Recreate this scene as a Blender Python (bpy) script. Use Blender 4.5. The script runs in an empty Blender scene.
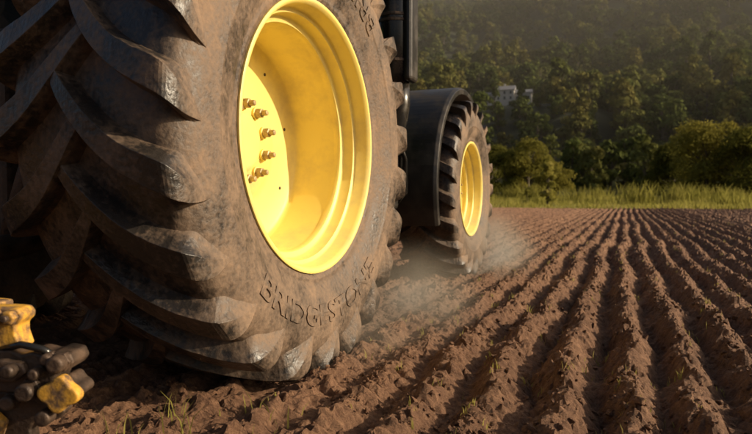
import bpy, bmesh, math, random
import numpy as np
from mathutils import Vector, Matrix
random.seed(3); rng=np.random.default_rng(7)
scene=bpy.context.scene
COL=scene.collection

# ---------------------------------------------------------------- materials
def mat_new(name):
    m=bpy.data.materials.new(name); m.use_nodes=True
    return m, m.node_tree.nodes, m.node_tree.links, m.node_tree.nodes['Principled BSDF']
def noise_mat(name,c1,c2,scale=5,detail=8,rough=(.6,.9),metal=0,bump=.0,bscale=40,lo=.35,hi=.65,coat=0):
    m,n,l,p=mat_new(name)
    tc=n.new('ShaderNodeTexCoord')
    nz=n.new('ShaderNodeTexNoise'); nz.inputs['Scale'].default_value=scale; nz.inputs['Detail'].default_value=detail
    nz.inputs['Roughness'].default_value=.65
    l.new(tc.outputs['Object'],nz.inputs['Vector'])
    r=n.new('ShaderNodeMapRange'); r.inputs[1].default_value=lo; r.inputs[2].default_value=hi
    l.new(nz.outputs['Fac'],r.inputs[0])
    mx=n.new('ShaderNodeMix'); mx.data_type='RGBA'
    mx.inputs[6].default_value=(*c1,1); mx.inputs[7].default_value=(*c2,1)
    l.new(r.outputs[0],mx.inputs[0]); l.new(mx.outputs[2],p.inputs['Base Color'])
    rr=n.new('ShaderNodeMapRange'); rr.inputs[3].default_value=rough[0]; rr.inputs[4].default_value=rough[1]
    l.new(r.outputs[0],rr.inputs[0]); l.new(rr.outputs[0],p.inputs['Roughness'])
    p.inputs['Metallic'].default_value=metal
    if bump>0:
        b=n.new('ShaderNodeBump'); b.inputs['Strength'].default_value=bump; b.inputs['Distance'].default_value=.01
        n2=n.new('ShaderNodeTexNoise'); n2.inputs['Scale'].default_value=bscale; n2.inputs['Detail'].default_value=6
        l.new(tc.outputs['Object'],n2.inputs['Vector']); l.new(n2.outputs['Fac'],b.inputs['Height'])
        l.new(b.outputs['Normal'],p.inputs['Normal'])
    return m

M_yellow=noise_mat('yellow_paint',(.84,.67,.18),(.55,.42,.18),scale=4.5,rough=(.45,.75),lo=.45,hi=.80,bump=.04,bscale=30)
M_oldyellow=noise_mat('worn_yellow_paint',(.70,.37,.05),(.14,.08,.04),scale=26,rough=(.4,.8),lo=.43,hi=.60,bump=.18,bscale=90)
M_green=noise_mat('green_paint',(.02,.10,.015),(.06,.09,.03),scale=3,rough=(.3,.6))
M_black=noise_mat('black_plastic',(.016,.014,.012),(.07,.052,.036),scale=4,rough=(.35,.75),lo=.45,hi=.75,bump=.08,bscale=60)
M_steel=noise_mat('dark_steel',(.03,.023,.019),(.12,.075,.048),scale=18,rough=(.35,.7),metal=.4,bump=.25,bscale=120)
M_gloss=noise_mat('black_enamel',(.014,.013,.012),(.06,.045,.03),scale=5,rough=(.15,.5),lo=.5,hi=.8)
M_nut=noise_mat('dusty_nut_metal',(.50,.38,.18),(.22,.15,.08),scale=30,rough=(.4,.6),metal=.2)
m,n,l,p=mat_new('cab_glass'); p.inputs['Base Color'].default_value=(.03,.04,.04,1); p.inputs['Roughness'].default_value=.05; p.inputs['Transmission Weight'].default_value=.5; M_glass=m

def tyre_mat(name,R,rim):
    m,n,l,p=mat_new(name)
    tc=n.new('ShaderNodeTexCoord')
    mul=n.new('ShaderNodeVectorMath'); mul.operation='MULTIPLY'; mul.inputs[1].default_value=(0,1,1)
    l.new(tc.outputs['Object'],mul.inputs[0])
    ln=n.new('ShaderNodeVectorMath'); ln.operation='LENGTH'; l.new(mul.outputs[0],ln.inputs[0])
    rad=n.new('ShaderNodeMapRange'); rad.inputs[1].default_value=rim+.74*(R-rim); rad.inputs[2].default_value=rim+.90*(R-rim)
    rad.inputs[3].default_value=.14; rad.inputs[4].default_value=-.22
    l.new(ln.outputs['Value'],rad.inputs[0])
    n1=n.new('ShaderNodeTexNoise'); n1.inputs['Scale'].default_value=5; n1.inputs['Detail'].default_value=9; n1.inputs['Roughness'].default_value=.7
    l.new(tc.outputs['Object'],n1.inputs['Vector'])
    n3=n.new('ShaderNodeTexNoise'); n3.inputs['Scale'].default_value=60; n3.inputs['Detail'].default_value=5
    l.new(tc.outputs['Object'],n3.inputs['Vector'])
    a=n.new('ShaderNodeMapRange'); a.inputs[1].default_value=.34; a.inputs[2].default_value=.68; l.new(n1.outputs['Fac'],a.inputs[0])
    s=n.new('ShaderNodeMath'); s.operation='MULTIPLY_ADD'; s.inputs[1].default_value=.9
    l.new(a.outputs[0],s.inputs[0]); l.new(rad.outputs[0],s.inputs[2])
    s2=n.new('ShaderNodeMath'); s2.operation='MULTIPLY_ADD'; s2.inputs[1].default_value=.85; s2.use_clamp=True
    l.new(n3.outputs['Fac'],s2.inputs[0])
    s3=n.new('ShaderNodeMath'); s3.operation='SUBTRACT'; s3.inputs[1].default_value=.48
    l.new(s.outputs[0],s3.inputs[0]); l.new(s3.outputs[0],s2.inputs[2])
    mx=n.new('ShaderNodeMix'); mx.data_type='RGBA'
    mx.inputs[6].default_value=(.022,.018,.015,1); mx.inputs[7].default_value=(.25,.165,.105,1)
    l.new(s2.outputs[0],mx.inputs[0]); l.new(mx.outputs[2],p.inputs['Base Color'])
    rr=n.new('ShaderNodeMapRange'); rr.inputs[3].default_value=.36; rr.inputs[4].default_value=.95
    l.new(s2.outputs[0],rr.inputs[0]); l.new(rr.outputs[0],p.inputs['Roughness'])
    b=n.new('ShaderNodeBump'); b.inputs['Strength'].default_value=.6; b.inputs['Distance'].default_value=.006
    l.new(n3.outputs['Fac'],b.inputs['Height']); l.new(b.outputs['Normal'],p.inputs['Normal'])
    return m

# ---------------------------------------------------------------- helpers
def link(o,parent=None):
    COL.objects.link(o)
    if parent: o.parent=parent
    return o
def empty(name,loc=(0,0,0),rot=(0,0,0),parent=None):
    o=bpy.data.objects.new(name,None); o.location=loc; o.rotation_euler=rot; o.empty_display_size=.2
    return link(o,parent)
def obj_from(name,verts,faces,mats,parent=None,loc=(0,0,0),smooth=False,recalc=True,bevel=0,bseg=2,fm=None,rot=(0,0,0)):
    me=bpy.data.meshes.new(name); me.from_pydata([tuple(v) for v in verts],[],faces)
    if not isinstance(mats,(list,tuple)): mats=[mats]
    for mm in mats: me.materials.append(mm)
    if recalc:
        bm=bmesh.new(); bm.from_mesh(me); bmesh.ops.recalc_face_normals(bm,faces=bm.faces); bm.to_mesh(me); bm.free()
    if fm is not None: me.polygons.foreach_set('material_index',fm)
    if smooth: me.polygons.foreach_set('use_smooth',[True]*len(me.polygons))
    o=bpy.data.objects.new(name,me); o.location=loc; o.rotation_euler=rot
    if bevel>0:
        b=o.modifiers.new('bevel','BEVEL'); b.width=bevel; b.segments=bseg; b.limit_method='ANGLE'; b.angle_limit=math.radians(28)
    return link(o,parent)
def grid_mesh(name,P,mats,parent=None,smooth=True):
    ny,nx,_=P.shape
    me=bpy.data.meshes.new(name)
    me.vertices.add(nx*ny); me.vertices.foreach_set('co',P.reshape(-1).astype(np.float32))
    i=np.arange(nx-1)[None,:]+np.arange(ny-1)[:,None]*nx
    q=np.stack([i,i+1,i+1+nx,i+nx],-1).reshape(-1,4)
    me.loops.add(q.size); me.loops.foreach_set('vertex_index',q.reshape(-1).astype(np.int32))
    me.polygons.add(len(q)); me.polygons.foreach_set('loop_start',(np.arange(len(q))*4).astype(np.int32))
    me.polygons.foreach_set('loop_total',np.full(len(q),4,np.int32))
    me.polygons.foreach_set('use_smooth',np.full(len(q),smooth,bool))
    me.update(calc_edges=True); me.validate()
    for mm in (mats if isinstance(mats,list) else [mats]): me.materials.append(mm)
    return link(bpy.data.objects.new(name,me),parent)
def raw_mesh(name,V,F,mats,mi=None,smooth=False):
    me=bpy.data.meshes.new(name); k=F.shape[1]
    me.vertices.add(len(V)); me.vertices.foreach_set('co',V.reshape(-1).astype(np.float32))
    me.loops.add(F.size); me.loops.foreach_set('vertex_index',F.reshape(-1).astype(np.int32))
    me.polygons.add(len(F)); me.polygons.foreach_set('loop_start',(np.arange(len(F))*k).astype(np.int32))
    me.polygons.foreach_set('loop_total',np.full(len(F),k,np.int32))
    if mi is not None: me.polygons.foreach_set('material_index',mi.astype(np.int32))
    me.polygons.foreach_set('use_smooth',np.full(len(F),smooth,bool))
    me.update(calc_edges=True)
    for mm in (mats if isinstance(mats,list) else [mats]): me.materials.append(mm)
    return me
def box(name,x0,x1,y0,y1,z0,z1,mat,parent,bevel=.02,taper=None):
    v=[(x0,y0,z0),(x1,y0,z0),(x1,y1,z0),(x0,y1,z0),(x0,y0,z1),(x1,y0,z1),(x1,y1,z1),(x0,y1,z1)]
    if taper:
        cx,cy=(x0+x1)/2,(y0+y1)/2
        v=v[:4]+[(cx+(a-cx)*taper[0],cy+(b-cy)*taper[1],c) for a,b,c in v[4:]]
    f=[(0,3,2,1),(4,5,6,7),(0,1,5,4),(1,2,6,5),(2,3,7,6),(3,0,4,7)]
    return obj_from(name,v,f,mat,parent,bevel=bevel,bseg=3)
def tube(name,pts,rads,mat,parent,seg=24,smooth=True,cap=True):
    pts=[Vector(p) for p in pts]; V=[];F=[]
    if not isinstance(rads,(list,tuple)): rads=[rads]*len(pts)
    prev=None
    for i,p in enumerate(pts):
        a=pts[max(i-1,0)]; b=pts[min(i+1,len(pts)-1)]
        d=(b-a)
        if d.length<1e-6: d=prev
        d=d.normalized(); prev=d
        up=Vector((0,0,1)) if abs(d.z)<.9 else Vector((0,1,0))
        u=d.cross(up).normalized(); w=d.cross(u)
        for k in range(seg):
            t=2*math.pi*k/seg; V.append(p+u*math.cos(t)*rads[i]+w*math.sin(t)*rads[i])
    for i in range(len(pts)-1):
        for k in range(seg):
            a=i*seg+k; b=i*seg+(k+1)%seg; F.append((a,b,b+seg,a+seg))
    if cap: F.append(tuple(range(seg))[::-1]); F.append(tuple(range((len(pts)-1)*seg,len(pts)*seg)))
    o=obj_from(name,V,F,mat,parent,smooth=False)
    me=o.data
    if smooth:
        me.polygons.foreach_set('use_smooth',[len(pl.vertices)==4 for pl in me.polygons])
    return o
def stepped(name,base,axis,steps,mat,parent,seg=28):
    base=Vector(base); axis=Vector(axis).normalized()
    up=Vector((0,0,1)) if abs(axis.z)<.9 else Vector((0,1,0))
    u=axis.cross(up).normalized(); w=axis.cross(u); V=[];F=[]
    for d,r in steps:
        for k in range(seg):
            t=2*math.pi*k/seg; V.append(base+axis*d+u*math.cos(t)*r+w*math.sin(t)*r)
    for i in range(len(steps)-1):
        for k in range(seg):
            a=i*seg+k;b=i*seg+(k+1)%seg; F.append((a,b,b+seg,a+seg))
    F.append(tuple(range(seg))[::-1]); F.append(tuple(range((len(steps)-1)*seg,len(steps)*seg)))
    return obj_from(name,V,F,mat,parent,bevel=.003 if seg>8 else .002,bseg=2)
def poly_ext(name,pts,y0,y1,mat,parent,bevel=.004):
    k=len(pts); V=[(x,y0,z) for x,z in pts]+[(x,y1,z) for x,z in pts]
    F=[tuple(range(k)),tuple(range(k,2*k))[::-1]]+[(i,(i+1)%k,(i+1)%k+k,i+k) for i in range(k)]
    return obj_from(name,V,F,mat,parent,bevel=bevel,bseg=3)
def prism_x(name,prof,x0,x1,mat,parent,bevel=.02):
    k=len(prof); V=[(x0,y,z) for y,z in prof]+[(x1,y,z) for y,z in prof]
    F=[tuple(range(k)),tuple(range(k,2*k))[::-1]]+[(i,(i+1)%k,(i+1)%k+k,i+k) for i in range(k)]
    return obj_from(name,V,F,mat,parent,bevel=bevel,bseg=3)

def hsh(ix,iy,seed):
    h=(ix.astype(np.int64)*374761393+iy.astype(np.int64)*668265263+seed*1274126177)&0xffffffff
    h=((h^(h>>13))*1274126177)&0xffffffff
    h=(h^(h>>16))&0xffffffff
    return h/4294967295.0
def vn(x,y,seed=0):
    ix=np.floor(x);iy=np.floor(y);fx=x-ix;fy=y-iy
    fx=fx*fx*fx*(fx*(fx*6-15)+10);fy=fy*fy*fy*(fy*(fy*6-15)+10)
    a=hsh(ix,iy,seed);b=hsh(ix+1,iy,seed);c=hsh(ix,iy+1,seed);d=hsh(ix+1,iy+1,seed)
    return (a*(1-fx)+b*fx)*(1-fy)+(c*(1-fx)+d*fx)*fy
def fbm(x,y,o=4,seed=0,g=.5):
    s=0;a=1;t=0
    for i in range(o):
        ca,sa=math.cos(i*1.1+.3),math.sin(i*1.1+.3)
        s=s+a*vn((x*ca-y*sa)*2**i,(x*sa+y*ca)*2**i,seed+i*17); t+=a; a*=g
    return s/t
def sm(a,b,x):
    t=np.clip((x-a)/(b-a),0,1); return t*t*(3-2*t)
def cells(x,y,seed,pw=.6):
    ix=np.floor(x);iy=np.floor(y); best=np.full(x.shape,9.); hh=np.zeros(x.shape); tl=np.zeros(x.shape)
    for dx in (-1,0,1):
        for dy in (-1,0,1):
            cx=ix+dx;cy=iy+dy
            px=cx+hsh(cx,cy,seed);py=cy+hsh(cx,cy,seed+1)
            d=(x-px)**2+(y-py)**2; mk=d<best
            best=np.where(mk,d,best); hh=np.where(mk,hsh(cx,cy,seed+2),hh)
            tl=np.where(mk,(x-px)*(hsh(cx,cy,seed+3)-.5)+(y-py)*(hsh(cx,cy,seed+4)-.5),tl)
    return np.clip(1-best*1.7,0,1)**pw*(.15+.85*hh+tl*.9)

# ---------------------------------------------------------------- wheels
def make_wheel(name,parent,cx,cy,cz,R,hw,rim,disc_in,nlug,sgn,text=None,bolt_r=.167,nb=10,phase=0.0):
    W=empty(name,(cx,cy,cz),parent=parent)
    mt=tyre_mat('tyre_rubber_dusty_'+name,R,rim)
    prof=[(.80,-.01),(.84,.02),(.865,.07),(.875,.085),(.865,.10),(.90,.15),(.95,.25),(.985,.36),(.99,.372),(1.0,.38),(1.003,.40),(.998,.42),(1.0,.5),(.992,.60),(.965,.68),(.92,.75),(.86,.81),(.78,.838),(.6,.852),(.3,.862),(0,.866)]
    full=[(x,u) for x,u in prof]+[(-x,u) for x,u in prof[-2::-1]]
    seg=220; V=[];F=[]
    for x,u in full:
        r=rim+u*(R-rim)
        for k in range(seg):
            t=2*math.pi*k/seg; V.append((x*hw*sgn,r*math.cos(t),r*math.sin(t)))
    for i in range(len(full)-1):
        for k in range(seg):
            a=i*seg+k;b=i*seg+(k+1)%seg;F.append((a,b,b+seg,a+seg))
    obj_from('tyre_casing',V,F,mt,W,smooth=True)
    key=np.array([ # bx,bu,ox,ou,c,halfbase,halftop
     (-.16,.82,-.14,.985,-.03,.044,.028),
     (-.02,.82,-.02,1.00,.022,.060,.037),
     (.20,.82,.20,1.005,.112,.066,.041),
     (.45,.82,.45,1.005,.190,.068,.042),
     (.70,.80,.70,.998,.240,.072,.044),
     (.86,.76,.89,.985,.268,.078,.047),
     (.92,.71,.995,.955,.290,.082,.049),
     (.93,.66,1.035,.87,.318,.078,.044),
     (.95,.59,1.030,.77,.348,.066,.032),
     (.97,.46,1.0,.60,.384,.038,.008)])
    s=np.arange(len(key)); ss=np.linspace(0,len(key)-1,34)
    K=np.stack([np.interp(ss,s,key[:,j]) for j in range(7)],1)
    for _ in range(3): K[1:-1]=(K[:-2]+2*K[1:-1]+K[2:])/4
    pitch=2*math.pi/nlug; V=[];F=[]
    for side in (1,-1):
        for k in range(nlug):
            a0=k*pitch+(pitch/2 if side<0 else 0)+phase
            j=random.uniform(-.005,.005); base=len(V); wear=random.uniform(-.01,.004)
            for ii,(bx,bu,ox,ou,c,hb,ht) in enumerate(K):
                ou=ou+wear+random.uniform(-.0018,.0018)
                rb=rim+bu*(R-rim); ro=rim+ou*(R-rim); ac=c*R
                mxx=(bx*.45+ox*.55);mu=(bu*.3+ou*.7);rm=rim+mu*(R-rim); ht=ht*random.uniform(.98,1.02)
                for (x,r,w) in ((bx,rb,-hb),(mxx,rm,-ht*1.2),(ox,ro,-ht),(ox,ro,ht),(mxx,rm,ht*1.2),(bx,rb,hb)):
                    a=a0+(ac+w*R)/R+j
                    V.append((x*hw*side*sgn,r*math.cos(a),r*math.sin(a)))
            m_=6;nn=len(K)
            for i in range(nn-1):
                for q in range(5):
                    a=base+i*m_+q; F.append((a,a+1,a+1+m_,a+m_))
                F.append((base+i*m_+5,base+i*m_,base+(i+1)*m_,base+(i+1)*m_+5))
            F.append(tuple(base+q for q in range(6))); F.append(tuple(base+(nn-1)*m_+q for q in range(6)))
    o=obj_from('tyre_tread_lugs',V,F,mt,W,bevel=.009,bseg=3)
    o.modifiers['bevel'].angle_limit=math.radians(34)
    def sx(r):
        u=(r-rim)/(R-rim); us=[q[1] for q in prof]; xs=[q[0] for q in prof]
        return np.interp(u,us,xs)*hw
    def lettering(body,a0,width,rm,h,nm,relief=.005):
        cu=bpy.data.curves.new('t','FONT'); cu.body=body; cu.align_x='CENTER'; cu.size=1; cu.extrude=.5; cu.offset=.012
        to=bpy.data.objects.new('t',cu); COL.objects.link(to)
        bpy.context.view_layer.update()
        dg=bpy.context.evaluated_depsgraph_get(); me=bpy.data.meshes.new_from_object(to.evaluated_get(dg))
        bpy.data.objects.remove(to)
        co=np.array([v.co[:] for v in me.vertices]); wd=co[:,0].max()-co[:,0].min(); hd=co[:,1].max()-co[:,1].min()
        X=co[:,0]*width/wd; Y=(co[:,1]-co[:,1].min())*h/hd-h/2; out=[]
        for x,y,z in zip(X,Y,co[:,2]):
            r=rm-y; a=a0+x/rm; xx=sx(r)+(relief if z>0 else -.004)
            out.append((xx*sgn,r*math.cos(a),r*math.sin(a)))
        fs=[tuple(pl.vertices) for pl in me.polygons]
        obj_from(nm,out,fs,mt,W)
    if text:
        rm=rim+.40*(R-rim)
        lettering(text,math.radians(-92),1.04*R,rm,.085*R,'sidewall_lettering',.005)
        lettering(text,math.radians(90),1.04*R,rm,.085*R,'sidewall_lettering_top',.005)
    f=.80*hw; dx=f-disc_in; k=rim/.56
    rp=[(f+.006,rim-.012),(f+.016,rim+.012),(f+.024,rim+.012),(f+.028,rim+.004),(f+.024,rim-.006),(f+.004,rim-.016),(f-.045,rim-.020),(f-.052,rim-.026),(f-.056,rim-.040),(f-.10,rim-.046),(f-.108,rim-.052),(f-.112,rim-.072),(f-.125,rim-.078),(f-.14,rim-.074),(f-.15,rim-.076),(dx+.03,rim-.085),(dx+.012,rim-.088),(dx+.004,rim-.096),(dx,rim-.11)]
    d=[(dx-.012,rim-.14),(dx-.02,.30*k),(dx-.012,.262*k),(dx+.0,.25*k),(dx+.002,.14*k),(dx+.006,.135*k),(dx+.012,.125*k),(dx+.014,.11*k),(dx+.014,.0)]
    back=[(dx-.02,rim-.10),(dx-.04,rim-.088),(-f+.1,rim-.08),(-f+.08,rim-.03),(-f,rim-.018),(-f-.02,rim+.012)]
    def lathe(nm,pr,mat,seg=160):
        V=[];F=[]
        for x,r in pr:
            for q in range(seg):
                t=2*math.pi*q/seg;V.append((x*sgn,max(r,.0005)*math.cos(t),max(r,.0005)*math.sin(t)))
        for i in range(len(pr)-1):
            for q in range(seg):
                a=i*seg+q;b=i*seg+(q+1)%seg;F.append((a,b,b+seg,a+seg))
        o=obj_from(nm,V,F,mat,W,smooth=True)
        e=o.modifiers.new('es','EDGE_SPLIT'); e.split_angle=math.radians(50)
        return o
    lathe('rim_and_disc',rp+d,M_yellow); lathe('inner_rim_barrel',back,M_yellow)
    for q in range(nb):
        t=2*math.pi*(q+.5)/nb; y=bolt_r*math.cos(t); z=bolt_r*math.sin(t); xx=(dx+.002)*sgn
        g=1.25*k
        stepped('wheel_nut_washer',(xx,y,z),(sgn,0,0),[(-.005,.023*g),(.012,.023*g)],M_yellow,W,20)
        stepped('wheel_nut',(xx,y,z),(sgn,0,0),[(.010,.0185*g),(.038,.0185*g),(.041,.015*g)],M_nut,W,6)
        stepped('wheel_stud',(xx,y,z),(sgn,0,0),[(.03,.0105*g),(.064,.0105*g),(.068,.008*g)],M_nut,W,14)
    for q in range(8):
        t=2*math.pi*(q+.3)/8; rr=rim-.165
        stepped('disc_rivet',((dx-.016)*sgn,rr*math.cos(t),rr*math.sin(t)),(sgn,0,0),[(0,.008),(.006,.008)],M_steel,W,12)
    return W

T=empty('tractor')
TX=-2.47
make_wheel('rear_wheel',T,-1.495,2.25,.968,1.0,.35,.555,.36,23,1,'BRIDGESTONE',phase=.05)
make_wheel('rear_wheel_far_side',T,2*TX+1.495,2.25,.968,1.0,.35,.555,.36,23,-1)
make_wheel('front_wheel',T,-1.54,5.43,.785,.80,.275,.42,.17,21,1,None,bolt_r=.13,nb=10)
make_wheel('front_wheel_far_side',T,2*TX+1.54,5.43,.785,.80,.275,.42,.17,21,-1,None,bolt_r=.13,nb=10)

box('transmission_housing',TX-.33,TX+.33,1.75,4.2,.62,1.25,M_green,T,.05)
tube('rear_axle',[(TX-.87,2.25,.965),(TX+.87,2.25,.965)],.13,M_green,T)
box('rear_axle_housing_right',TX+.3,TX+.62,2.08,2.44,.78,1.15,M_green,T,.04)
box('rear_axle_housing_left',TX-.62,TX-.3,2.08,2.44,.78,1.15,M_green,T,.04)
box('front_frame',TX-.25,TX+.25,4.15,6.3,.75,1.2,M_steel,T,.04)
tube('front_axle',[(TX-.9,5.43,.77),(TX-.4,5.43,.68),(TX+.4,5.43,.68),(TX+.9,5.43,.77)],[.10,.09,.09,.10],M_green,T)
prism_x('engine_hood',[(3.75,1.2),(3.75,2.05),(4.8,1.98),(5.7,1.82),(6.1,1.62),(6.2,1.35),(6.2,1.15)],TX-.42,TX+.42,M_green,T,.06)
prism_x('hood_side_grille',[(4.2,1.25),(4.2,1.7),(5.6,1.6),(5.9,1.3)],TX-.435,TX+.435,M_black,T,.01)
prism_x('front_weight_block',[(6.2,.7),(6.2,1.15),(6.55,1.15),(6.65,.8),(6.55,.7)],TX-.35,TX+.35,M_steel,T,.03)
for nm,x in (('cab_pillar_a',-.78),('cab_pillar_b',.78)):
    for j,(y0,y1) in enumerate(((3.7,3.55),(1.95,2.1))):
        tube(nm+'_%d'%j,[(TX+x,y0,1.45),(TX+x*.97,y1,2.95)],.05,M_black,T,8)
box('cab_floor',TX-.8,TX+.8,1.9,3.75,1.28,1.5,M_black,T,.04)
box('cab_roof',TX-.88,TX+.88,1.8,3.9,2.95,3.15,M_green,T,.07,(.92,.92))
box('cab_glass_front',TX-.72,TX+.72,3.60,3.615,1.52,2.94,M_glass,T,0)
box('cab_glass_rear',TX-.72,TX+.72,2.0,2.015,1.52,2.94,M_glass,T,0)
box('cab_door_glass_right',TX+.765,TX+.775,2.1,3.58,1.52,2.94,M_glass,T,0)
box('cab_door_glass_left',TX-.775,TX-.765,2.1,3.58,1.52,2.94,M_glass,T,0)
box('driver_seat',TX-.25,TX+.25,2.5,3.0,1.6,1.85,M_black,T,.05)
box('driver_seat_back',TX-.25,TX+.25,2.42,2.54,1.8,2.5,M_black,T,.05)
tube('steering_column',[(TX,3.4,1.5),(TX,3.2,2.0)],.04,M_black,T,12)
def fender(nm,x0,x1,cy,cz,r,a0,a1,mat,lip=.05):
    nseg=40; V=[];F=[]
    sec=[(x0,r-lip),(x0,r),(x0+.02,r+.012),(x1-.03,r+.012),(x1,r-.004),(x1,r-lip),(x1-.012,r-lip),(x1-.015,r-.012),(x0+.015,r-.012),(x0+.012,r-lip)]
    for i in range(nseg+1):
        a=math.radians(a0+(a1-a0)*i/nseg)
        for x,rr in sec: V.append((x,cy+rr*math.cos(a),cz+rr*math.sin(a)))
    m_=len(sec)
    for i in range(nseg):
        for q in range(m_):
            a=i*m_+q;b=i*m_+(q+1)%m_;F.append((a,b,b+m_,a+m_))
    F.append(tuple(range(m_)));F.append(tuple(range(nseg*m_,nseg*m_+m_)))
    return obj_from(nm,V,F,mat,T,bevel=.005)
for s,tag in ((1,'right'),(-1,'left')):
    def fx(a,b): 
        return (a,b) if s>0 else (2*TX-b,2*TX-a)
    x0,x1=fx(-1.86,-1.36); fender('front_fender_'+tag,x0,x1,5.43,.79,.90,62,200,M_black)
    x0,x1=fx(-1.82,-1.27); fender('rear_fender_'+tag,x0,x1,2.25,.965,1.10,35,140,M_black)
    X=lambda v: v if s>0 else 2*TX-v
    tube('front_fender_bracket_'+tag,[(X(-1.62),5.43,1.68),(X(-1.9),5.43,1.6),(X(-1.95),5.43,.9)],.025,M_steel,T,10)
ex,ey=-1.60,4.22
tube('exhaust_muffler',[(ex,ey,1.50),(ex,ey,1.53),(ex,ey,1.62),(ex,ey,2.6),(ex,ey,2.68),(ex,ey,2.7)],[.06,.10,.135,.135,.09,.06],M_gloss,T,32)
tube('exhaust_stack',[(ex,ey,2.68),(ex,ey,3.2),(ex,ey-.04,3.3),(ex,ey-.12,3.36)],.055,M_gloss,T,24)
for z in (1.70,1.99,2.03,2.45):
    stepped('muffler_clamp',(ex,ey,z),(0,0,1),[(0,.141),(.022,.141)],M_steel,T,32)
tube('exhaust_lower_pipe',[(ex+.04,ey,1.58),(ex+.04,ey,1.40),(ex+.01,ey,1.2),(ex-.02,ey+.02,1.08),(ex-.15,ey+.05,1.0),(ex-.35,ey+.1,.98)],[.075,.08,.075,.07,.07,.07],M_gloss,T,20)
box('muffler_bracket',ex-.5,ex-.08,ey-.05,ey+.05,1.74,1.80,M_steel,T,.01)
box('muffler_side_shield',ex+.10,ex+.165,ey-.10,ey+.08,1.56,2.45,M_black,T,.03)
prism_x('fuel_tank',[(3.2,.55),(3.15,1.05),(3.5,1.2),(4.1,1.2),(4.3,1.08),(4.3,.62),(4.15,.5),(3.35,.48)],-2.12,-1.66,M_black,T,.05)
prism_x('fuel_tank_left',[(3.2,.55),(3.15,1.05),(3.5,1.2),(4.1,1.2),(4.3,1.08),(4.3,.62),(4.15,.5),(3.35,.48)],2*TX+1.66,2*TX+2.12,M_black,T,.05)
box('battery_box',-1.72,-1.56,3.75,4.22,.62,1.02,M_black,T,.03)
tube('hydraulic_hose',[(-1.6,4.2,1.25),(-1.55,4.32,1.0),(-1.56,4.36,.75),(-1.65,4.3,.6)],.018,M_gloss,T,10)
tube('hydraulic_hose',[(-1.66,4.2,1.3),(-1.6,4.36,1.05),(-1.62,4.4,.8),(-1.75,4.4,.6)],.014,M_gloss,T,10)
for z in (.5,.8,1.1):
    box('access_step',2*TX+1.35,2*TX+1.66,3.5,3.9,z,z+.03,M_steel,T,.006)
for s in (-1,1):
    tube('lower_link',[(TX+s*.4,2.0,.62),(TX+s*.42,1.2,.5),(TX+s*.42,.97,.45)],[.05,.045,.04],M_steel,T,14)
    tube('lift_rod',[(TX+s*.4,1.5,.57),(TX+s*.36,1.75,1.25)],.03,M_steel,T,12)
tube('top_link',[(TX,1.8,1.1),(TX,.97,.85)],.035,M_steel,T,14)
box('hitch_block',TX-.25,TX+.25,1.6,1.8,.5,1.2,M_steel,T,.03)

# ---------------------------------------------------------------- towed implement
IO=(-1.190,.920,.345)
I=empty('cultivator_implement',IO,(0,0,math.radians(22.5)))
S=.00205
def q(px,py): return ((px-40)*S,(370-py)*S)
poly_ext('yellow_mount_bracket',[q(*a) for a in ((-60,302),(6,302),(24,303),(29,309),(28,315),(22,321),(22,330),(27,345),(10,352),(-60,350))],-.01,.05,M_oldyellow,I,.005)
for (a,b,r) in ((3,311,9),(19,311,8)):
    x,z=q(a,b); stepped('bracket_bolt_head',(x,-.01,z),(0,-1,0),[(0,r*S),(.018,r*S),(.021,r*S*.8)],M_oldyellow,I,6)
    stepped('bracket_bolt_shank',(x,-.028,z),(0,-1,0),[(0,r*S*.45),(.015,r*S*.45)],M_steel,I,14)
poly_ext('coupling_casting',[q(*a) for a in ((-20,348),(20,343),(34,349),(44,346),(60,350),(70,345),(84,348),(88,358),(82,366),(70,368),(66,378),(68,398),(50,402),(40,392),(20,390),(-20,384))],-.03,.05,M_steel,I,.006)
poly_ext('coupling_rib',[q(*a) for a in ((-20,356),(20,352),(40,356),(44,366),(30,376),(-20,372))],-.05,-.029,M_steel,I,.006)
for (a,b,r,d) in ((76,356,9,.045),(45,384,9.5,.05),(64,352,6,.035),(30,362,7,.055),(22,398,8,.03),(54,366,6,.045)):
    x,z=q(a,b); stepped('coupling_pin',(x,-.02,z),(0,-1,0),[(0,r*S),(d-.006,r*S),(d,r*S*.8)],M_steel,I,24)
    stepped('coupling_pin_collar',(x,-.02,z),(0,-1,0),[(0,r*S*1.2),(d*.45,r*S*1.2)],M_steel,I,6)
cx,cz=q(79,387); pts=[]
for i in range(64):
    t=2*math.pi*i/64; r=(18.0+2.6*math.cos(4*t+.5)+1.2*math.cos(2*t))*S
    pts.append((cx+r*math.cos(t),cz+r*math.sin(t)))
poly_ext('lobed_yellow_plate',pts,-.062,-.034,M_oldyellow,I,.005)
poly_ext('plate_spacer',[(cx+(a-cx)*.8,cz+(b-cz)*.8) for a,b in pts],-.034,.03,M_steel,I,.003)
x,z=q(62,412); stepped('lower_pin',(x,-.03,z),(0,-1,0),[(0,.017),(.03,.017),(.034,.012)],M_steel,I,20)
poly_ext('lower_bracket',[q(*a) for a in ((-40,392),(24,391),(48,402),(66,402),(72,414),(62,424),(44,420),(34,432),(36,470),(-10,500),(-40,480))],-.005,.035,M_steel,I,.006)
poly_ext('lower_yellow_cheek',[q(*a) for a in ((-40,412),(4,412),(14,422),(8,440),(-40,444))],-.03,-.006,M_oldyellow,I,.006)
tube('grease_hose',[(x_,y_,z_) for x_,y_,z_ in ((q(10,345)[0],-.02,q(0,345)[1]),(q(34,338)[0],-.03,q(0,338)[1]),(q(56,343)[0],-.03,q(0,343)[1]),(q(66,352)[0],-.02,q(0,352)[1]))],.008,M_gloss,I,12)
Ib=Matrix.Rotation(math.radians(-22.5),4,'Z')
def loc(p): return Ib@(Vector(p)-Vector(IO))
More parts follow.
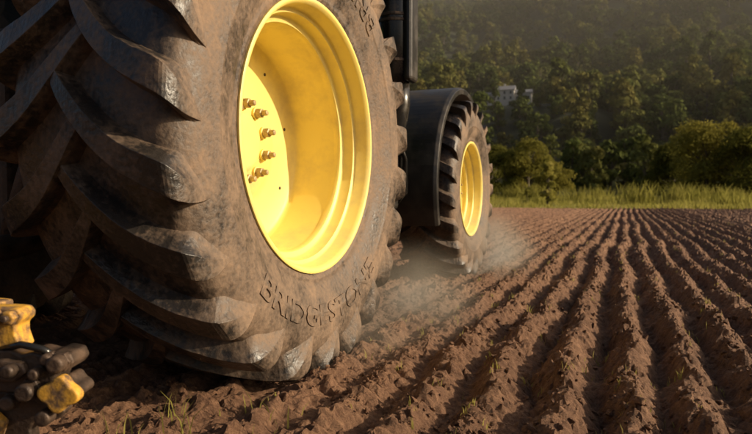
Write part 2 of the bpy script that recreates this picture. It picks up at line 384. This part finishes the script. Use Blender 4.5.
def bar(nm,x0,x1,y0,y1,z0,z1,mat,bev=.006):
    V=[loc((x,y,z)) for z in (z0,z1) for x,y in ((x0,y0),(x1,y0),(x1,y1),(x0,y1))]
    f=[(0,3,2,1),(4,5,6,7),(0,1,5,4),(1,2,6,5),(2,3,7,6),(3,0,4,7)]
    return obj_from(nm,V,f,mat,I,bevel=bev)
bar('toolbar_beam',-3.7,-1.36,.90,1.0,.39,.48,M_oldyellow)
bar('headstock_post',TX-.05,TX+.05,.9,1.0,.5,.9,M_oldyellow)
for k in range(7):
    x=-3.6+k*.36
    tube('spring_tine',[loc(v) for v in ((x,.9,.42),(x,.72,.44),(x,.62,.32),(x,.72,.14),(x,.80,.0),(x,.82,-.05))],[.018,.018,.018,.018,.018,.02],M_steel,I,10)

# ---------------------------------------------------------------- soil field
ROW=.225
def soil_h(X,Y):
    wob=.24*(fbm(X*.6,Y*.4,3,5)-.5)+.13*(fbm(X*2.6,Y*2.6,3,9)-.5)
    p=(X+wob*.6)/ROW
    c=.5+.5*np.cos(2*math.pi*p)
    ridge=c**.85
    am=.25+.75*sm(-1.0,-.62,X+.25*(fbm(X*1.3,Y*.8,2,31)-.5))
    rowh=.75+.5*hsh(np.floor(p+.5),np.zeros_like(p),77)
    rn=(.25+1.45*fbm(X*4,Y*4.6,3,41))*rowh
    z=.076*(ridge-.5)*am*rn
    wx=X+.03*(fbm(X*24,Y*24,3,101)-.5); wy=Y+.03*(fbm(X*24+9,Y*24,3,103)-.5)
    c1=cells(wx*13,wy*13,201,.45); c2=cells(wx*27,wy*27,211,.45); c3=cells(wx*52,wy*52,231,.6)
    msk=sm(.36,.60,fbm(X*5,Y*4,2,221))
    n2=fbm(X*22,Y*22,3,61)-.5; n3=np.abs(fbm(X*12+5,Y*11,3,71)-.5)*2
    z=z+.046*c1*(.25+.75*msk)*(.4+.6*ridge)+.026*c2*(1.2-.6*msk)*(.5+.5*ridge)+.009*c3+.022*n2+.024*(n3-.25)
    z=z+.05*(fbm(X*.25,Y*.25,2,81)-.5)-.022
    return z
xs=np.concatenate([np.arange(-16,-2.2,.07),np.arange(-2.2,2.4,.0105),np.arange(2.4,16.05,.045)])
ys=[-2.0]
while ys[-1]<35.5:
    y=ys[-1]; ys.append(y+(.04 if y<1.0 else max(.0105,.0050*y)))
ys=np.array(ys)
GX,GY=np.meshgrid(xs,ys)
dxs=np.gradient(xs)[None,:]; dys=np.gradient(ys)[:,None]
GX=GX+rng.uniform(-.32,.32,GX.shape)*dxs; GY=GY+rng.uniform(-.32,.32,GY.shape)*dys
Z=soil_h(GX,GY)
e=np.minimum(np.minimum(GX+16,16-GX),35.5-GY); Z=Z-.10*(1-sm(0,.6,e))
def soil_mat(name,grass=False):
    m,n,l,p=mat_new(name)
    g=n.new('ShaderNodeNewGeometry')
    def nz(s,d=6,r=.6):
        k=n.new('ShaderNodeTexNoise'); k.inputs['Scale'].default_value=s; k.inputs['Detail'].default_value=d; k.inputs['Roughness'].default_value=r
        l.new(g.outputs['Position'],k.inputs['Vector']); return k
    a=nz(1.3,6); b=nz(34,6,.75); c=nz(170,4,.75)
    r1=n.new('ShaderNodeValToRGB'); cr=r1.color_ramp
    cr.elements[0].position=.32; cr.elements[0].color=(.080,.036,.019,1)
    cr.elements[1].position=.68; cr.elements[1].color=(.40,.225,.125,1)
    e=cr.elements.new(.5); e.color=(.205,.104,.056,1)
    ad=n.new('ShaderNodeMath'); ad.operation='MULTIPLY_ADD'; ad.inputs[1].default_value=.65
    hf=n.new('ShaderNodeMath'); hf.operation='MULTIPLY'; hf.inputs[1].default_value=.35
    l.new(a.outputs['Fac'],hf.inputs[0]); l.new(b.outputs['Fac'],ad.inputs[0]); l.new(hf.outputs[0],ad.inputs[2])
    l.new(ad.outputs[0],r1.inputs[0])
    p.inputs['Roughness'].default_value=.8; p.inputs['Specular IOR Level'].default_value=.35
    bp=n.new('ShaderNodeBump'); bp.inputs['Strength'].default_value=.9; bp.inputs['Distance'].default_value=.008
    l.new(c.outputs['Fac'],bp.inputs['Height'])
    bp2=n.new('ShaderNodeBump'); bp2.inputs['Strength'].default_value=.85; bp2.inputs['Distance'].default_value=.03
    l.new(b.outputs['Fac'],bp2.inputs['Height']); l.new(bp.outputs['Normal'],bp2.inputs['Normal'])
    l.new(bp2.outputs['Normal'],p.inputs['Normal'])
    if grass:
        sx=n.new('ShaderNodeSeparateXYZ'); l.new(g.outputs['Position'],sx.inputs[0])
        gn=nz(.5,6); gr=n.new('ShaderNodeValToRGB')
        gr.color_ramp.elements[0].position=.3; gr.color_ramp.elements[0].color=(.11,.12,.03,1)
        gr.color_ramp.elements[1].position=.7; gr.color_ramp.elements[1].color=(.26,.22,.07,1)
        l.new(gn.outputs['Fac'],gr.inputs[0])
        mr=n.new('ShaderNodeMapRange'); mr.inputs[1].default_value=34.5; mr.inputs[2].default_value=36
        l.new(sx.outputs['Y'],mr.inputs[0])
        mx=n.new('ShaderNodeMix'); mx.data_type='RGBA'
        l.new(mr.outputs[0],mx.inputs[0]); l.new(r1.outputs[0],mx.inputs[6]); l.new(gr.outputs[0],mx.inputs[7])
        m2=n.new('ShaderNodeMapRange'); m2.inputs[1].default_value=2; m2.inputs[2].default_value=12
        l.new(sx.outputs['Z'],m2.inputs[0])
        mx2=n.new('ShaderNodeMix'); mx2.data_type='RGBA'; mx2.inputs[7].default_value=(.03,.035,.015,1)
        l.new(m2.outputs[0],mx2.inputs[0]); l.new(mx.outputs[2],mx2.inputs[6])
        l.new(mx2.outputs[2],p.inputs['Base Color'])
    else: l.new(r1.outputs[0],p.inputs['Base Color'])
    return m
M_soil=soil_mat('tilled_soil'); M_ground=soil_mat('ground_surface',True)
grid_mesh('ploughed_field',np.stack([GX,GY,Z],-1),M_soil,smooth=False)

bm=bmesh.new(); bmesh.ops.create_icosphere(bm,subdivisions=2,radius=1); bm.verts.ensure_lookup_table()
ico=np.array([v.co[:] for v in bm.verts]); icf=np.array([[v.index for v in f.verts] for f in bm.faces]); bm.free()
variants=[]
for k in range(24):
    d=np.ones(len(ico))
    for j in range(9):
        dr=rng.normal(size=3); dr/=np.linalg.norm(dr); d-=.55*np.clip(ico@dr-.4,0,1)*rng.uniform(.5,1.7)
    d*=1+rng.normal(0,.15,len(ico))
    variants.append(ico*d[:,None]*np.array([1,rng.uniform(.6,1),rng.uniform(.5,.85)]))
N0=60000
cy=.9+ (rng.random(N0)**1.7)*13; cxx=rng.uniform(-1,1,N0)*(1.8+cy*.45)-.15*cy
clump=fbm(cxx*3.2,cy*3.2,3,301); rid=.5+.5*np.cos(2*math.pi*cxx/ROW)
keep=rng.random(N0)<np.clip((clump-.38)*3.2,.08,1)*(.35+.65*rid)
cxx=cxx[keep];cy=cy[keep];N=len(cy); print('clods',N)
sz=np.clip(rng.lognormal(-4.7,.5,N),.004,.034)*(1+.03*cy)
VV=[];FF=[]; off=0
zz=soil_h(cxx,cy)
for i in range(N):
    v=variants[i%24]*sz[i]
    a=rng.uniform(0,6.28); c,s=math.cos(a),math.sin(a); b=rng.uniform(-.8,.8); cb,sb=math.cos(b),math.sin(b)
    R_=np.array([[c,-s,0],[s,c,0],[0,0,1]])@np.array([[1,0,0],[0,cb,-sb],[0,sb,cb]])
    VV.append(v@R_.T+np.array([cxx[i],cy[i],zz[i]+sz[i]*.12])); FF.append(icf+off); off+=len(v)
link(bpy.data.objects.new('soil_clods',raw_mesh('soil_clods',np.concatenate(VV),np.concatenate(FF),M_soil)))

# ---------------------------------------------------------------- terrain
def terr(X,Y):
    X=np.asarray(X,float);Y=np.asarray(Y,float)
    inside=(np.abs(X)<16.3)&(Y<35.2)
    z=np.where(inside,-.22,-.0)
    t=np.clip(Y-(98+18*(fbm(X*.012+3,Y*0+.5,2,3)-.5)),0,None)
    hill=.40*t*sm(0,60,t)+ (fbm(X*.009,Y*.009,4,13)-.5)*70*sm(0,160,t)+ (fbm(X*.03,Y*.03,3,23)-.5)*14*sm(0,60,t)
    hill=hill*(1-.3*sm(420,900,Y))
    return z+hill*(1-.6*sm(350,900,np.abs(X)))
def graded(a,b,fine0,fine1,st,g=1.06):
    v=list(np.arange(fine0,fine1,st)); s=st;x=fine0
    lo=[]
    while x>a: s*=g; x-=s; lo.append(x)
    s=st;x=v[-1];hi=[]
    while x<b: s*=g; x+=s; hi.append(x)
    return np.array(lo[::-1]+v+hi)
tx=graded(-1200,1200,-20,20,.6,1.035); ty=graded(-900,1300,-4,45,.6,1.03)
AX,AY=np.meshgrid(tx,ty)
grid_mesh('ground',np.stack([AX,AY,terr(AX,AY)],-1),M_ground)

# ---------------------------------------------------------------- foliage
def leaf_mat(name,c1,c2,c3,scale=.5,tr=.3):
    m,n,l,p=mat_new(name); n.remove(p)
    g=n.new('ShaderNodeNewGeometry'); oi=n.new('ShaderNodeObjectInfo')
    k=n.new('ShaderNodeTexNoise'); k.inputs['Scale'].default_value=scale; k.inputs['Detail'].default_value=3
    l.new(g.outputs['Position'],k.inputs['Vector'])
    a=n.new('ShaderNodeMath'); a.operation='MULTIPLY_ADD'; a.inputs[1].default_value=.45
    l.new(oi.outputs['Random'],a.inputs[0])
    b=n.new('ShaderNodeMath'); b.operation='MULTIPLY'; b.inputs[1].default_value=.6; l.new(k.outputs['Fac'],b.inputs[0]); l.new(b.outputs[0],a.inputs[2])
    r=n.new('ShaderNodeValToRGB'); cr=r.color_ramp
    cr.elements[0].position=.2; cr.elements[0].color=(*c1,1); cr.elements[1].position=.8; cr.elements[1].color=(*c3,1)
    e=cr.elements.new(.5); e.color=(*c2,1); l.new(a.outputs[0],r.inputs[0])
    d=n.new('ShaderNodeBsdfDiffuse'); l.new(r.outputs[0],d.inputs[0])
    if tr>0:
        t=n.new('ShaderNodeBsdfTranslucent'); mx=n.new('ShaderNodeMixShader'); mx.inputs[0].default_value=tr
        l.new(r.outputs[0],t.inputs[0]); l.new(d.outputs[0],mx.inputs[1]); l.new(t.outputs[0],mx.inputs[2])
        l.new(mx.outputs[0],n['Material Output'].inputs[0])
    else: l.new(d.outputs[0],n['Material Output'].inputs[0])
    return m
M_forest=leaf_mat('forest_leaves',(.070,.092,.024),(.115,.130,.036),(.20,.175,.05),.08,.25)
M_bush=leaf_mat('bush_leaves',(.10,.10,.022),(.17,.16,.035),(.28,.24,.05),.6,.45)
M_grass=leaf_mat('grass_blades',(.17,.17,.035),(.32,.29,.07),(.50,.40,.17),.9,.5)
M_bark=noise_mat('bark',(.06,.045,.03),(.13,.10,.07),scale=6,rough=(.8,.95),bump=.5,bscale=20)

def tree_mesh(name,h,cr,nleaf,leaf,seed,mat,lobes=16,crown_base=.25,conic=0):
    r=np.random.default_rng(seed); V=[];F=[];MI=[]
    def limb(p0,p1,r0,r1,seg=7):
        p0=np.array(p0,float);p1=np.array(p1,float);d=p1-p0;d/=np.linalg.norm(d)
        u=np.cross(d,[.3,.9,.1]);u/=np.linalg.norm(u);w=np.cross(d,u);b=len(V)
        for p,rr in ((p0,r0),((p0+p1)/2+r.normal(0,.03*h,3)*.3,(r0+r1)/2),(p1,r1)):
            for k in range(seg):
                t=2*math.pi*k/seg;V.append(p+u*math.cos(t)*rr+w*math.sin(t)*rr)
        for i in range(2):
            for k in range(seg):
                a=b+i*seg+k;c=b+i*seg+(k+1)%seg;F.append((a,c,c+seg,a+seg));MI.append(1)
    top=np.array([r.normal(0,.03*h),r.normal(0,.03*h),h*.72])
    limb((0,0,-.3),top*.5,h*.028,h*.02); limb(top*.5,top,h*.02,h*.008)
    L=[]
    for i in range(lobes):
        u=r.random(); z=h*(crown_base+(1-crown_base)*(u*.86+.02)); f=(z/h-crown_base)/(1-crown_base)
        prof=math.sqrt(max(.05,1-(2*f-.85)**2/1.5))*(1-conic*f)
        a=r.uniform(0,6.283); rad=cr*prof*r.uniform(.25,.8)
        c=np.array([rad*math.cos(a),rad*math.sin(a),z]); s=cr*r.uniform(.28,.48)
        L.append((c,s)); 
        if i<lobes*.7: limb(top*min(.95,max(.25,f*.8+.1)),c,h*.010,h*.003,5)
    V=[np.array(v) for v in V]
    tot=sum(s*s for c,s in L); base=len(V); LV=[]
    for c,s in L:
        k=int(nleaf*s*s/tot)
        d=r.normal(size=(k,3)); d/=np.linalg.norm(d,axis=1)[:,None]; d[:,2]=np.where(d[:,2]<-.5,-d[:,2],d[:,2])
        bump_=.82+.35*np.sin(d[:,0]*5+seed)*np.sin(d[:,1]*5+c[0])*np.sin(d[:,2]*6+c[1])
        rr=s*(bump_)*r.uniform(.72,1.08,k)
        P=c+d*rr[:,None]*np.array([1,1,.85])
        nrm=d+r.normal(0,.55,(k,3)); nrm/=np.linalg.norm(nrm,axis=1)[:,None]
        t=np.cross(nrm,r.normal(size=(k,3))); t/=np.linalg.norm(t,axis=1)[:,None]; b=np.cross(nrm,t)
        sz_=leaf*r.uniform(.5,1.3,k)[:,None]
        LV.append(np.stack([P+t*sz_,P+b*sz_*.55,P-t*sz_,P-b*sz_*.55],1).reshape(-1,3))
    LV=np.concatenate(LV); nl=len(LV)//4
    Fl=np.arange(nl*4).reshape(-1,4)+base
    VA=np.concatenate([np.array(V),LV]); FA=np.concatenate([np.array(F),Fl]); MA=np.concatenate([np.array(MI),np.zeros(nl)])
    return raw_mesh(name,VA,FA,[mat,M_bark],MA)
def dirpt(px,Zd):
    c=(px-376)/601*Zd; return .924*c-.383*Zd, .383*c+.924*Zd

hs=None
for Zd in range(110,420,2):
    x,y=dirpt(503,Zd)
    if float(terr(x,y))+1.0>=.73+93/601*Zd: hs=(x,y,Zd); break
if hs is None: hs=(*dirpt(503,240),240)
print('HOUSE',hs,float(terr(hs[0],hs[1])))
house_xy=hs[:2]; hsc=hs[2]*54/601/30.0

fc=bpy.data.collections.new('forest_tree_kinds')
for k in range(6):
    hh=[11,9,13,10,8,12][k]; c_=[4.2,4.0,4.0,4.8,3.6,3.4][k]
    fc.objects.link(bpy.data.objects.new('forest_tree_kind_%s'%'abcdef'[k],tree_mesh('ftree%d'%k,hh,c_,850,.54,100+k,M_forest,lobes=15,crown_base=.12,conic=.45 if k in(2,5) else .1)))
pts=[];scl=[];rot=[];idx=[]
hx,hy=house_xy; hd=math.hypot(hx,hy); fxu,fyu=hx/hd,hy/hd
gy=106.0
while gy<560:
    sp=5.6+ (gy-106)*.006
    gx=-330.0
    while gx<300:
        x=gx+random.uniform(-.45,.45)*sp; y=gy+random.uniform(-.45,.45)*sp
        al=(x-hx)*fxu+(y-hy)*fyu; ac=abs((x-hx)*fyu-(y-hy)*fxu)
        s=random.uniform(.6,1.25)*(1.0 if y>125 else .8)
        ok=True
        if ac<13 and -8<al<7: ok=False
        elif ac<13 and -30<al<=-8: s=random.uniform(.35,.62)
        if ok:
            pts.append((x,y,float(terr(x,y))-.4)); scl.append(s); rot.append(random.uniform(0,6.28)); idx.append(random.randrange(6))
        gx+=sp
    gy+=sp
me=bpy.data.meshes.new('forest'); me.from_pydata(pts,[],[])
for nm,tp,vals in (('s','FLOAT',scl),('r','FLOAT',rot),('k','INT',idx)):
    at=me.attributes.new(nm,tp,'POINT'); at.data.foreach_set('value',vals)
fo=link(bpy.data.objects.new('forest',me))
ng=bpy.data.node_groups.new('forest_instancing','GeometryNodeTree')
ng.interface.new_socket(name='Geometry',in_out='INPUT',socket_type='NodeSocketGeometry')
ng.interface.new_socket(name='Geometry',in_out='OUTPUT',socket_type='NodeSocketGeometry')
N_=ng.nodes; gi=N_.new('NodeGroupInput'); go=N_.new('NodeGroupOutput'); ip=N_.new('GeometryNodeInstanceOnPoints')
ci=N_.new('GeometryNodeCollectionInfo'); ci.inputs['Collection'].default_value=fc; ci.inputs['Separate Children'].default_value=True; ci.inputs['Reset Children'].default_value=True
def na(nm,t):
    a=N_.new('GeometryNodeInputNamedAttribute'); a.data_type=t; a.inputs['Name'].default_value=nm; return a.outputs['Attribute']
cmb=N_.new('ShaderNodeCombineXYZ'); ng.links.new(na('r','FLOAT'),cmb.inputs[2])
ng.links.new(gi.outputs[0],ip.inputs['Points']); ng.links.new(ci.outputs[0],ip.inputs['Instance'])
ip.inputs['Pick Instance'].default_value=True; ng.links.new(na('k','INT'),ip.inputs['Instance Index'])
ng.links.new(cmb.outputs[0],ip.inputs['Rotation']); ng.links.new(na('s','FLOAT'),ip.inputs['Scale'])
ng.links.new(ip.outputs[0],go.inputs[0])
md=fo.modifiers.new('instances','NODES'); md.node_group=ng
print('forest trees',len(pts))

def place_tree(name,x,y,h,cr,nl,leaf,seed,mat,**k):
    o=bpy.data.objects.new(name,tree_mesh(name,h,cr,nl,leaf,seed,mat,**k)); o.location=(x,y,float(terr(x,y))-.1); link(o)
for (px,Zd,h,cr_,sd) in ((505,62,6.0,2.6,1),(528,60,6.8,2.8,2),(490,66,6.4,3.0,3),(552,70,4.6,2.6,4)):
    x,y=dirpt(px,Zd); place_tree('hazel_bush',x,y,h,cr_,8000,.12,sd,M_bush,lobes=26,crown_base=.05)
for (px,Zd,h,cr_,sd) in ((706,76,10.4,5.0,11),(745,72,9.0,4.4,12),(672,84,8.0,3.8,14),(778,76,9.5,4,13)):
    x,y=dirpt(px,Zd); place_tree('oak_tree',x,y,h,cr_,15000,.17,sd,M_bush,lobes=44,crown_base=.03)
x,y=dirpt(548,40); place_tree('sapling',x,y,3.2,.8,1000,.14,21,M_grass,lobes=12,crown_base=.12,conic=.6)
x,y=dirpt(528,40); place_tree('sapling',x,y,1.5,.5,300,.08,22,M_grass,lobes=8,crown_base=.15,conic=.5)

def blades(name,x,y,z,h,w,mat):
    k=len(x); a=rng.uniform(0,6.283,k); le=rng.uniform(.1,.55,k)*h; b=rng.uniform(0,6.283,k)
    ux=np.cos(a)*w;uy=np.sin(a)*w; lx=np.cos(b)*le;ly=np.sin(b)*le
    P=np.zeros((k,6,3))
    for j,(f,wf,lf) in enumerate(((0,1,0),(.55,.75,.3),(1,.12,1))):
        P[:,2*j]=np.stack([x-ux*wf+lx*lf,y-uy*wf+ly*lf,z+h*f*(1-.1*lf)],1)
        P[:,2*j+1]=np.stack([x+ux*wf+lx*lf,y+uy*wf+ly*lf,z+h*f*(1-.1*lf)],1)
    i=np.arange(k)[:,None]*6
    F=np.concatenate([i+np.array([[0,1,3,2]]),i+np.array([[2,3,5,4]])])
    return link(bpy.data.objects.new(name,raw_mesh(name,P.reshape(-1,3),F,mat)))
k=42000
y=34.0+rng.random(k)**1.4*45; x=rng.uniform(-38,24,k)
pn=fbm(x*.35,y*.35,3,91)
h=(.10+.9*np.clip(pn-.38,0,1)*rng.uniform(.6,1.7,k))*(1+.6*sm(40,55,y))
blades('meadow_grass',x,y,np.zeros(k)-.02,h,.014+.02*rng.random(k),M_grass)
k=9000
cxs=rng.uniform(-34,20,80); cys=rng.uniform(44,62,80); ii=rng.integers(0,80,k); hq=rng.uniform(.5,2.1,80)
blades('tall_weeds',cxs[ii]+rng.normal(0,.7,k),cys[ii]+rng.normal(0,.4,k),np.zeros(k),rng.uniform(.5,1.0,k)*hq[ii],rng.uniform(.02,.05,k),M_grass)
tx_=[];ty_=[];hh=[]
for (a,b,nb,hm) in ((-1.32,1.52,8,.09),(-1.2,1.42,6,.10),(-1.02,1.55,5,.06),(-1.15,1.66,6,.07),(-.05,1.85,14,.05),(-.1,2.6,8,.05),(-.6,2.1,6,.04),(.35,3.6,10,.06),(-1.35,1.3,7,.11),(-.9,1.75,4,.05)):
    for j in range(nb): tx_.append(a+random.gauss(0,.035));ty_.append(b+random.gauss(0,.035));hh.append(hm*random.uniform(.4,1.3))
for j in range(380):
    yy=1.4+random.random()**1.3*16;xx=random.uniform(-1.2,.3+yy*.3); hg=random.uniform(.018,.048)
    for q_ in range(random.randrange(3,7)): tx_.append(xx+random.gauss(0,.010));ty_.append(yy+random.gauss(0,.010));hh.append(hg*random.uniform(.6,1.2))
tx_=np.array(tx_);ty_=np.array(ty_);hh=np.array(hh)
blades('field_weeds',tx_,ty_,soil_h(tx_,ty_)-.003,hh,np.full(len(tx_),.0020)+.0012*rng.random(len(tx_)),M_grass)

# ---------------------------------------------------------------- house
M_wall=noise_mat('pale_render_wall',(.62,.58,.52),(.5,.46,.4),scale=.6,rough=(.8,.9))
M_roof=noise_mat('grey_slate_roof',(.16,.16,.17),(.26,.25,.25),scale=1.5,rough=(.6,.8))
M_win=noise_mat('dark_window',(.03,.035,.04),(.05,.05,.05),scale=2,rough=(.1,.2))
hz=float(terr(*house_xy))
H=empty('country_house',(house_xy[0],house_xy[1],hz+.6),(0,0,math.radians(4))); H.scale=(hsc,)*3
def wing(x0,x1,y0,y1,h,rh,tag):
    box('wall_'+tag,x0,x1,y0,y1,-6,h,M_wall,H,0)
    o=.5; ym=(y0+y1)/2
    V=[(x0-o,y0-o,h-.1),(x1+o,y0-o,h-.1),(x1+o,y1+o,h-.1),(x0-o,y1+o,h-.1),(x0-o,ym,h+rh),(x1+o,ym,h+rh)]
    obj_from('roof_'+tag,V,[(0,1,5,4),(2,3,4,5),(0,4,3),(1,2,5),(0,3,2,1)],M_roof,H)
    k=int((x1-x0)/2.6)
    for i in range(k):
        for f in range(2 if h>5 else 1):
            cx=x0+(i+.5)*(x1-x0)/k; z=1+f*2.9
            box('window_'+tag,cx-.5,cx+.5,y0-.06,y0+.05,z,z+1.5,M_win,H,0)
wing(-15,-4,-4,4,3.6,2.4,'low_wing'); wing(-3.98,6,-5,4,6.2,2.8,'main_block'); wing(6.02,15,-3.5,3.5,4.4,2.2,'side_wing')
box('chimney',0,1,-.5,.5,8,10.2,M_wall,H,0)

# ---------------------------------------------------------------- haze and dust
def vol(name,x0,x1,y0,y1,z0,z1,dens,aniso,color):
    m=bpy.data.materials.new(name); m.use_nodes=True; n=m.node_tree.nodes; l=m.node_tree.links
    n.remove(n['Principled BSDF']); v=n.new('ShaderNodeVolumeScatter'); v.inputs['Density'].default_value=dens
    v.inputs['Anisotropy'].default_value=aniso; v.inputs['Color'].default_value=(*color,1)
    l.new(v.outputs[0],n['Material Output'].inputs['Volume'])
    box(name,x0,x1,y0,y1,z0,z1,m,None,0)
    return m,v
vol('valley_haze',-360,220,100,600,-30,260,.0007,.3,(1,.93,.78))
md_,v=vol('dust_cloud',-1.75,-.55,1.9,7.0,-.05,.72,1.0,.3,(1,.84,.64))
n=md_.node_tree.nodes; l=md_.node_tree.links
g=n.new('ShaderNodeTexCoord')
def blob(c,r):
    s=n.new('ShaderNodeVectorMath'); s.operation='SUBTRACT'; s.inputs[1].default_value=c; l.new(g.outputs['Object'],s.inputs[0])
    d=n.new('ShaderNodeVectorMath'); d.operation='DIVIDE'; d.inputs[1].default_value=r; l.new(s.outputs[0],d.inputs[0])
    k=n.new('ShaderNodeVectorMath'); k.operation='LENGTH'; l.new(d.outputs[0],k.inputs[0])
    m=n.new('ShaderNodeMapRange'); m.interpolation_type='SMOOTHSTEP'; m.inputs[1].default_value=1; m.inputs[2].default_value=0; l.new(k.outputs['Value'],m.inputs[0]); return m.outputs[0]
b1=blob((-1.20,5.7,.14),(.55,1.2,.56)); b2=blob((-1.12,3.1,.08),(.5,1.2,.45))
ad=n.new('ShaderNodeMath'); ad.operation='MULTIPLY_ADD'; ad.inputs[1].default_value=.9; l.new(b2,ad.inputs[0]); l.new(b1,ad.inputs[2])
nz=n.new('ShaderNodeTexNoise'); nz.inputs['Scale'].default_value=3.2; nz.inputs['Detail'].default_value=2; l.new(g.outputs['Object'],nz.inputs['Vector'])
mr=n.new('ShaderNodeMapRange'); mr.inputs[1].default_value=.36; mr.inputs[2].default_value=.68; mr.inputs[3].default_value=.15; mr.inputs[4].default_value=2.0; l.new(nz.outputs['Fac'],mr.inputs[0])
mu=n.new('ShaderNodeMath'); mu.operation='MULTIPLY'; l.new(ad.outputs[0],mu.inputs[0]); l.new(mr.outputs[0],mu.inputs[1])
l.new(mu.outputs[0],v.inputs['Density'])

# ---------------------------------------------------------------- light
sun_az=math.radians(74)
sun_el=math.radians(22)
sd=Vector((math.sin(sun_az)*math.cos(sun_el),math.cos(sun_az)*math.cos(sun_el),math.sin(sun_el)))
sl=bpy.data.lights.new('sun','SUN'); sl.energy=5.0; sl.angle=math.radians(.5); sl.color=(1,.83,.60)
so=bpy.data.objects.new('sun',sl); so.rotation_euler=sd.to_track_quat('Z','Y').to_euler(); link(so)
w=bpy.data.worlds.new('World'); scene.world=w; w.use_nodes=True
n=w.node_tree.nodes; l=w.node_tree.links; bg=n['Background']
sk=n.new('ShaderNodeTexSky'); sk.sky_type='NISHITA'; sk.sun_disc=False; sk.sun_elevation=sun_el; sk.sun_rotation=sun_az
sk.dust_density=7.0
l.new(sk.outputs[0],bg.inputs[0]); bg.inputs[1].default_value=.10

# ---------------------------------------------------------------- camera
cam=bpy.data.cameras.new('camera'); cam.sensor_width=36; cam.lens=601/752*36; cam.clip_end=5000; cam.clip_start=.02
cam.dof.use_dof=True; cam.dof.focus_distance=2.2; cam.dof.aperture_fstop=4.2
co=bpy.data.objects.new('camera',cam); co.location=(0,0,.73)
co.rotation_euler=(math.radians(90-2.1),0,math.radians(22.5)); link(co); scene.camera=co
scene.view_settings.view_transform='Standard'; scene.view_settings.look='None'; scene.view_settings.exposure=0
